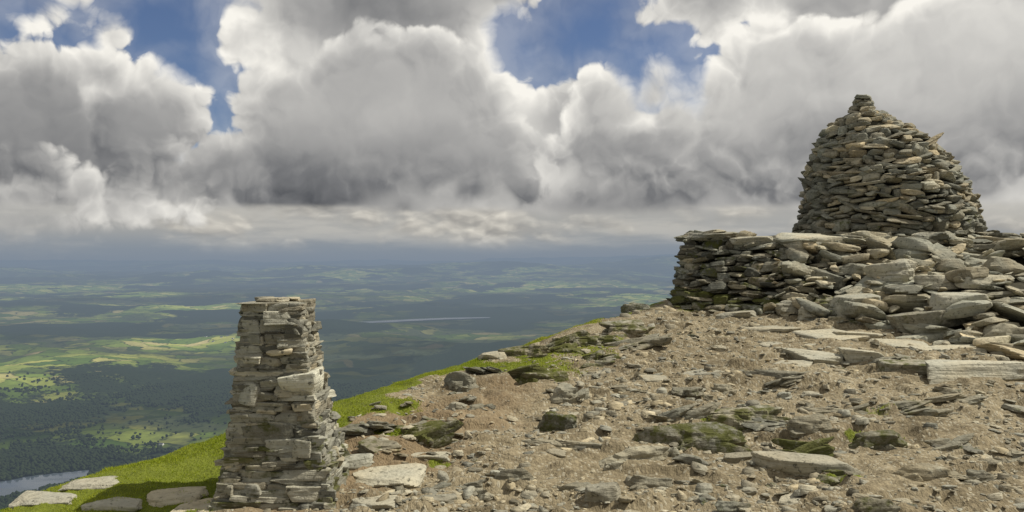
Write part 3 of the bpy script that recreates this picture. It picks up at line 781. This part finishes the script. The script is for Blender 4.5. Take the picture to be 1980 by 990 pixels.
def HV(x, y):
    d = np.hypot(x, y)
    h = 55*(fbm2(x/1700, y/1700, 4, 101)+.55)+14*fbm2(x/260, y/260, 3, 105)
    h = np.maximum(h, -4)
    far = sstep(d, 14000, 38000)
    h = h+far*260*np.maximum(fbm2(x/7000, y/7000, 4, 111)+.15, 0)
    rt = sstep(x/np.maximum(y, 1), -.25, .15)*sstep(d, 26000, 42000)
    h = h+rt*430*np.maximum(fbm2(x/9000, y/9000, 3, 121)+.5, 0)
    return VZ+h*lakef(x, y)-8*(1-lakef(x, y))
def wood_shade_mask(x, y):  # woods, with cloud shadows painted in as extra dark woodland
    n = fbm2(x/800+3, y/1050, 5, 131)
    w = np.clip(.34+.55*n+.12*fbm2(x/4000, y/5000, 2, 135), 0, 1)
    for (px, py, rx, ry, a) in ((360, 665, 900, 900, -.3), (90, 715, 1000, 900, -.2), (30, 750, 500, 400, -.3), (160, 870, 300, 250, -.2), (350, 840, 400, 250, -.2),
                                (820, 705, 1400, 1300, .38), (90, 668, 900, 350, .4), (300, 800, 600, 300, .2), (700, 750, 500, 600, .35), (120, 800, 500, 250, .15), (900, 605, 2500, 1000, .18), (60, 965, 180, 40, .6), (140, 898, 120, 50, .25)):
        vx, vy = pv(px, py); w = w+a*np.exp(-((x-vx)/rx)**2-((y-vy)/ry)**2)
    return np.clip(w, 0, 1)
dr_ = np.geomspace(700, 95000, 560); tc_ = np.linspace(-1.15, 1.3, 620)
Dg, Tg = np.meshgrid(dr_, tc_, indexing='ij'); Xv = Tg*Dg; Yv = Dg
Zv = HV(Xv, Yv); wm_ = wood_shade_mask(Xv, Yv)
lush_sunlit = np.clip(.34+.7*fbm2(Xv/2400, Yv/3200, 4, 141), 0, 1)  # pasture brightness; the patches below paint in sunlight between cloud shadows
for (px, py, rx, ry, a) in ((360, 665, 900, 900, 1.), (90, 715, 1000, 900, .9), (30, 750, 500, 400, .9), (160, 870, 350, 300, .75), (250, 610, 2500, 1500, .6), (850, 650, 1500, 600, .4), (330, 840, 400, 250, .65)):
    vx, vy = pv(px, py); lush_sunlit = np.maximum(lush_sunlit, a*np.exp(-((Xv-vx)/rx)**2-((Yv-vy)/ry)**2))
Zv = Zv+8*sstep(wm_, .45, .55)*(lakef(Xv, Yv) > .9)
I = np.arange(Xv.size).reshape(Xv.shape)
Qv = np.stack([I[:-1, :-1], I[:-1, 1:], I[1:, 1:], I[1:, :-1]], -1).reshape(-1, 4)
o = mk('valley', np.stack([Xv, Yv, Zv], -1).reshape(-1, 3), Qv, M_VALLEY, tint=np.stack([wm_, lush_sunlit, wm_*0, wm_*0+1], -1).reshape(-1, 4), angle=None)
o.data.flip_normals() if o.data.polygons[0].normal.z < 0 else None
tag(o, kind='structure')
for nm, poly in (('lake', L1), ('distant_lake', L2)):
    me = bpy.data.meshes.new(nm)
    pts_ = [(x, y, VZ+1) for x, y in poly]
    me.from_pydata(pts_, [], [list(range(len(pts_)))[::-1]]); me.update(); me.materials.append(M_WATER)
    ob = bpy.data.objects.new(nm, me); COL.objects.link(ob); tag(ob, kind='structure')
# far trees
N = 80000
d = np.exp(rng.uniform(np.log(2000), np.log(5200), N)); t = rng.uniform(-.6, .1, N); x = t*d; y = d
w = wood_shade_mask(x, y)
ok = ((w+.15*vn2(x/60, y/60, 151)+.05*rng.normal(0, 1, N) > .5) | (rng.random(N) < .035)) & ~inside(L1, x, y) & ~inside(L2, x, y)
x, y = x[ok][:20000], y[ok][:20000]; n = len(x); z = np.maximum(HV(x, y), VZ)
V0, Q0 = cube_grid(2); V0 = V0/np.linalg.norm(V0, axis=1)[:, None]
rad = rng.uniform(3.5, 8, n)*np.interp(y, [2000, 8000], [.8, 1.1]); hg_ = rad*rng.uniform(.8, 1.2, n)
V = V0[None]*(1+.25*rng.normal(0, 1, (n, len(V0), 1)))*np.stack([rad, rad, hg_], 1)[:, None]
V[..., 2] = V[..., 2]+hg_[:, None]*.8; V = V+np.stack([x, y, z], 1)[:, None]
Qt = (Q0[None]+(np.arange(n)*len(V0))[:, None, None]).reshape(-1, 4)
o = mk('woodland', V.reshape(-1, 3), Qt, M_TREE, smooth=False)
tag(o, 'far-off woods and hedgerow trees on the valley floor', 'woodland', kind='stuff')
# houses
def house(px, py, yaw, L, label, group=None):
    hx, hy = pv(px, py); hz = float(HV(np.array(hx), np.array(hy)))
    r = thing('farmhouse', label, 'house', (hx, hy, hz)); r.rotation_euler = (0, 0, yaw)
    if group: r['group'] = group
    a, b, e, k = L/2, L*.28, 6., 10.
    V = [(-a, -b, -3), (a, -b, -3), (a, b, -3), (-a, b, -3), (-a, -b, e), (a, -b, e), (a, b, e), (-a, b, e), (-a, 0, k), (a, 0, k)]
    me = bpy.data.meshes.new('wall'); me.from_pydata(V, [], [(0, 1, 5, 4), (2, 3, 7, 6), (1, 2, 6, 9, 5), (3, 0, 4, 8, 7)]); me.materials.append(M_RENDERW)
    w_ = bpy.data.objects.new('wall', me); COL.objects.link(w_); w_.parent = r
    q = .6
    V = [(-a-q, -b-q, e-.2), (a+q, -b-q, e-.2), (a+q, 0, k+.25), (-a-q, 0, k+.25), (a+q, b+q, e-.2), (-a-q, b+q, e-.2)]
    me = bpy.data.meshes.new('roof'); me.from_pydata(V, [], [(0, 1, 2, 3), (3, 2, 4, 5)]); me.materials.append(M_SLATE)
    f_ = bpy.data.objects.new('roof', me); COL.objects.link(f_); f_.parent = r
house(205, 874, .2, 24, 'long white farmhouse in the green field above the lake')
house(312, 858, -.3, 18, 'white cottage on the valley floor left of the pillar')
house(112, 889, .5, 18, 'white house among trees nearest the lake shore')
house(150, 868, -.2, 15, 'small white house between the farmhouse and the lakeside house')
for (px, py) in ((428, 660), (440, 655), (450, 663), (412, 664), (398, 658), (436, 668)):
    house(px, py, rng.uniform(-.6, .6), 20, 'tiny white house in the distant village left of the pillar top', 'distant village houses')

# ------------------------------------------------------------------ light, sky, camera
S = Vector((.61, .08, .79)).normalized()
ld = bpy.data.lights.new('Sun', 'SUN'); ld.energy = 4.6; ld.angle = math.radians(.5); ld.color = (1., .945, .83)
lo = bpy.data.objects.new('Sun', ld); COL.objects.link(lo); lo.rotation_euler = S.to_track_quat('Z', 'Y').to_euler()
w = bpy.data.worlds.new('World'); scene.world = w; w.use_nodes = True
nt = w.node_tree; nt.nodes.clear(); g = G(nt)
wo = g.node('ShaderNodeOutputWorld')
sky = g.node('ShaderNodeTexSky', sky_type='NISHITA'); sky.sun_disc = False
sky.sun_elevation = math.asin(S.z); sky.sun_rotation = math.atan2(S.x, S.y); sky.altitude = 800
tcn = g.node('ShaderNodeTexCoord'); dx, dy, dz = g.xyz(tcn.outputs['Generated'])
P = g.mul(g.m('ARCTAN2', dx, dy), 1.715); Qe = g.mul(g.m('ARCSINE', dz), 1.715)
def PQ(px, py):
    a = math.atan((px-CXP)/F); e = math.atan((CYP-py)/F*math.cos(a)); return a*1.715, e*1.715
def QY(py): return PQ(990, py)[1]
vec = g.comb(P, Qe, 0.)
wr = g.vm('SCALE', g.vm('SUBTRACT', g.noise(vec, 8., 4, .55, '2D', True), (.5, .5, .5)), .080)
v0 = g.vm('ADD', vec, wr)
def bill(v, s0=9.5):
    r = None
    for k, (sc_, a_) in enumerate(((s0, 1.), (s0*2.3, .5), (s0*5.1, .26))):
        d_ = g.voro(g.vm('ADD', v, (k*3.1, k*1.7, 0)), sc_, 'F1', '2D')
        t_ = g.m('MULTIPLY_ADD', g.mul(d_, d_), -a_, a_*.22); r = t_ if r is None else g.add(r, t_)
    return r
OFF = (.010, .018, 0.)
v1 = g.vm('ADD', v0, OFF)
B0 = bill(v0); B1 = bill(v1)
f0 = g.noise(v0, 4.2, 6, .56, '2D'); f1 = g.noise(v1, 4.2, 5, .52, '2D')
N0 = g.add(g.mul(B0, .72), g.mul(g.sub(f0, .5), 2.1))
rel = g.add(g.mul(g.sub(B0, B1), .58), g.mul(g.sub(f0, f1), 1.25))
sv_ = g.noise(v0, 2.8, 4, .5, '2D')
soft_var = g.sub(sv_, .5)
edgew = g.sm(g.noise(vec, 5.5, 2, .5, '2D'), .44, .66, .12, .75)
def rr_(cx, cy, rx, ry):
    c = PQ(cx, cy); n = g.node('ShaderNodeVectorMath', operation='MULTIPLY_ADD'); g.set(n.inputs[0], vec)
    n.inputs[1].default_value = (1000./rx, 1000./ry, 0.); n.inputs[2].default_value = (-c[0]*1000./rx, -c[1]*1000./ry, 0.)
    return g.vm('LENGTH', n.outputs[0])
def blob(cx, cy, rx, ry):
    k = min(rx, ry)/100.; return g.m('MULTIPLY_ADD', rr_(cx, cy, rx, ry), -k, k)
def soft(cx, cy, rx, ry): return g.sm(rr_(cx, cy, rx, ry), 1., 0.)
def union(bl):
    r = blob(*bl[0])
    for b in bl[1:]: r = g.m('SMOOTH_MAX', r, blob(*b), .25)
    return r
CR = [(0., (.085, .09, .10)), (.25, (.185, .188, .195)), (.5, (.375, .37, .362)), (.75, (.65, .635, .60)), (1., (.95, .92, .85))]
def shade(l): return g.ramp(l, CR)
# sheet with blue openings
holes = union([(45, 70, 125, 74), (310, 35, 125, 90), (355, 145, 90, 92), (420, 195, 46, 62), (470, 150, 30, 38), (1135, 60, 118, 74), (1270, 105, 125, 68), (1372, 125, 52, 52), (1015, 100, 40, 50), (705, 184, 32, 15), (1440, 60, 34, 26), (1180, 10, 100, 40)])
D0 = g.add(g.mul(holes, -1.3), g.m('MULTIPLY_ADD', N0, .62, .06))
behind = g.sm(g.m('ABSOLUTE', P), 1.2, 1.7)
D0 = g.sub(D0, g.mul(behind, g.mul(g.sm(g.noise(vec, 1.4, 2, .5, '2D'), .48, .6), .9)))
A0 = g.m('MAXIMUM', g.sm(D0, -.12, g.mul(edgew, .9)), g.sm(D0, -1.0, .1, 0., .22))
tone = g.m('MULTIPLY_ADD', soft_var, .9, .55)
for (cx, cy, rx, ry, w_) in ((800, 50, 330, 170, -.10), (620, 130, 170, 120, .18), (1850, 80, 330, 240, -.16), (1500, 110, 200, 160, .28), (960, 130, 90, 150, .30), (1020, 260, 120, 150, .12),
                             (1650, 260, 250, 150, .10), (200, 480, 300, 160, .06), (1050, 330, 120, 80, .12), (1930, 420, 150, 60, .2), (1120, 390, 260, 40, -.14)):
    tone = g.m('MULTIPLY_ADD', soft(cx, cy, rx*1.3, ry*1.3), w_, tone)
e0 = g.sm(D0, 1.1, .08)
tone = g.m('MULTIPLY_ADD', rel, g.m('MULTIPLY_ADD', e0, .6, .12), tone)
tone = g.m('MULTIPLY_ADD', g.sm(D0, .8, .1), .28, tone)
col = shade(tone); alpha = A0
skyc = g.mix(1., sky.outputs[0], (.60, .64, .78), 'MULTIPLY')
def layer(bl, qb, qt, lo, hi, amp, col, alpha, edge=.8, krel=.6, rim=.32, flat=None, kin=.13):
    Fl = union(bl); D = g.m('MULTIPLY_ADD', N0, amp, Fl)
    if flat:
        D = g.m('MINIMUM', D, g.m('MULTIPLY_ADD', N0, .08, g.mul(g.sub(Qe, QY(flat)), 6.)))
    a = g.sm(D, -.06, g.mul(edgew, edge))
    e_ = g.sm(D, .9, .08)
    l = g.m('MULTIPLY_ADD', soft_var, .14, Qe)
    l = g.sm(l, QY(qb), QY(qt), lo, hi)
    l = g.m('MULTIPLY_ADD', soft_var, .32, l)
    l = g.m('MULTIPLY_ADD', rel, g.m('MULTIPLY_ADD', e_, krel, kin), l)
    up_ = g.sm(Qe, QY(qb-20), QY((qb+qt)/2))
    l = g.m('MULTIPLY_ADD', g.mul(g.sm(D, .6, .05), rim), up_, l)
    return g.mix(a, col, shade(l)), g.m('MAXIMUM', alpha, a)
col, alpha = layer([(215, 75, 46, 50), (205, 150, 80, 78), (90, 180, 145, 78), (290, 160, 50, 66), (270, 240, 145, 105), (60, 260, 170, 130), (180, 330, 260, 90), (90, 30, 36, 20)], 360, 80, .36, .66, .48, col, alpha, edge=.55)
col, alpha = layer([(1180, 205, 110, 95), (1260, 190, 70, 75), (1310, 240, 90, 90), (1200, 300, 160, 100), (1430, 240, 140, 130), (1520, 160, 130, 130), (1480, 330, 220, 90), (1700, 250, 220, 200), (1880, 200, 200, 220)], 390, 120, .35, .70, .48, col, alpha, flat=400)
col, alpha = layer([(640, 250, 210, 110), (500, 325, 190, 95), (780, 230, 220, 180), (890, 300, 170, 115), (680, 345, 370, 85), (560, 190, 90, 60)], 412, 190, .16, .54, .48, col, alpha, flat=416, rim=.24, krel=.5, kin=.06)
# soft layered banks of low cloud towards the horizon
band = g.ramp(g.sm(Qe, QY(508), QY(405), lin=True), [(0., (.22, .265, .325)), (.3, (.275, .305, .335)), (.6, (.36, .365, .36)), (1., (.42, .413, .39))])
bm = g.sm(g.m('MULTIPLY_ADD', N0, .016, Qe), QY(396), QY(422))
col = g.mix(bm, col, band); alpha = g.m('MAXIMUM', alpha, bm)
lowm = g.mul(g.sm(Qe, QY(394), QY(414)), g.sm(Qe, QY(500), QY(452)))
stk = g.sm(g.noise(g.vm('MULTIPLY', vec, (1., 5.5, 1.)), 3.0, 6, .58, '2D'), .40, .62)
col = g.mix(g.mul(g.mul(stk, lowm), .70), col, (.52, .505, .465))
hv = g.vm('ADD', g.vm('MULTIPLY', vec, (1., 2.3, 1.)), g.vm('SCALE', wr, .8))
q0 = bill(hv, 8.5); q1 = bill(g.vm('ADD', hv, (.008, .02, 0)), 8.5)
nl_ = g.noise(hv, 2.8, 5, .55, '2D')
qn = g.add(g.mul(q0, .55), g.mul(g.sub(nl_, .5), 3.2))
pl_ = g.add(g.m('MULTIPLY_ADD', g.sub(q0, q1), .55, .55), g.mul(g.sub(nl_, .5), .5))
pc2 = g.mix(1., shade(pl_), (1., .97, .91), 'MULTIPLY')
col = g.mix(g.mul(g.mul(g.sm(qn, -.15, .55), lowm), .85), col, pc2)
# low cumulus at far left trailing into the haze
col, alpha = layer([(40, 430, 110, 60), (70, 500, 60, 30), (230, 375, 180, 55), (10, 360, 80, 50)], 540, 330, .36, .60, .55, col, alpha, edge=1.1, krel=.6, rim=.22)
hz = g.sm(Qe, QY(440), QY(514))
col = g.mix(g.mul(hz, .85), col, (.215, .26, .32))
low = g.sm(Qe, -.006, -.03)
col = g.mix(low, col, HAZE); alpha = g.m('MAXIMUM', alpha, low)
b1 = g.node('ShaderNodeBackground'); g.set(b1.inputs[0], skyc); b1.inputs[1].default_value = .09
b2 = g.node('ShaderNodeBackground'); g.set(b2.inputs[0], col); b2.inputs[1].default_value = 1.
mx = g.node('ShaderNodeMixShader'); g.set(mx.inputs[0], alpha); g.set(mx.inputs[1], b1.outputs[0]); g.set(mx.inputs[2], b2.outputs[0])
g.set(wo.inputs[0], mx.outputs[0])
w.cycles.sampling_method = 'MANUAL'; w.cycles.sample_map_resolution = 256

cam = bpy.data.cameras.new('Camera'); cam.sensor_width = 36; cam.lens = 36*F/1980; cam.clip_start = .1; cam.clip_end = 250000
co = bpy.data.objects.new('Camera', cam); COL.objects.link(co); co.location = (0, 0, EYE); co.rotation_euler = (PI/2, 0, 0)
scene.camera = co
scene.view_settings.view_transform = 'Standard'; scene.view_settings.look = 'None'; scene.view_settings.exposure = 0
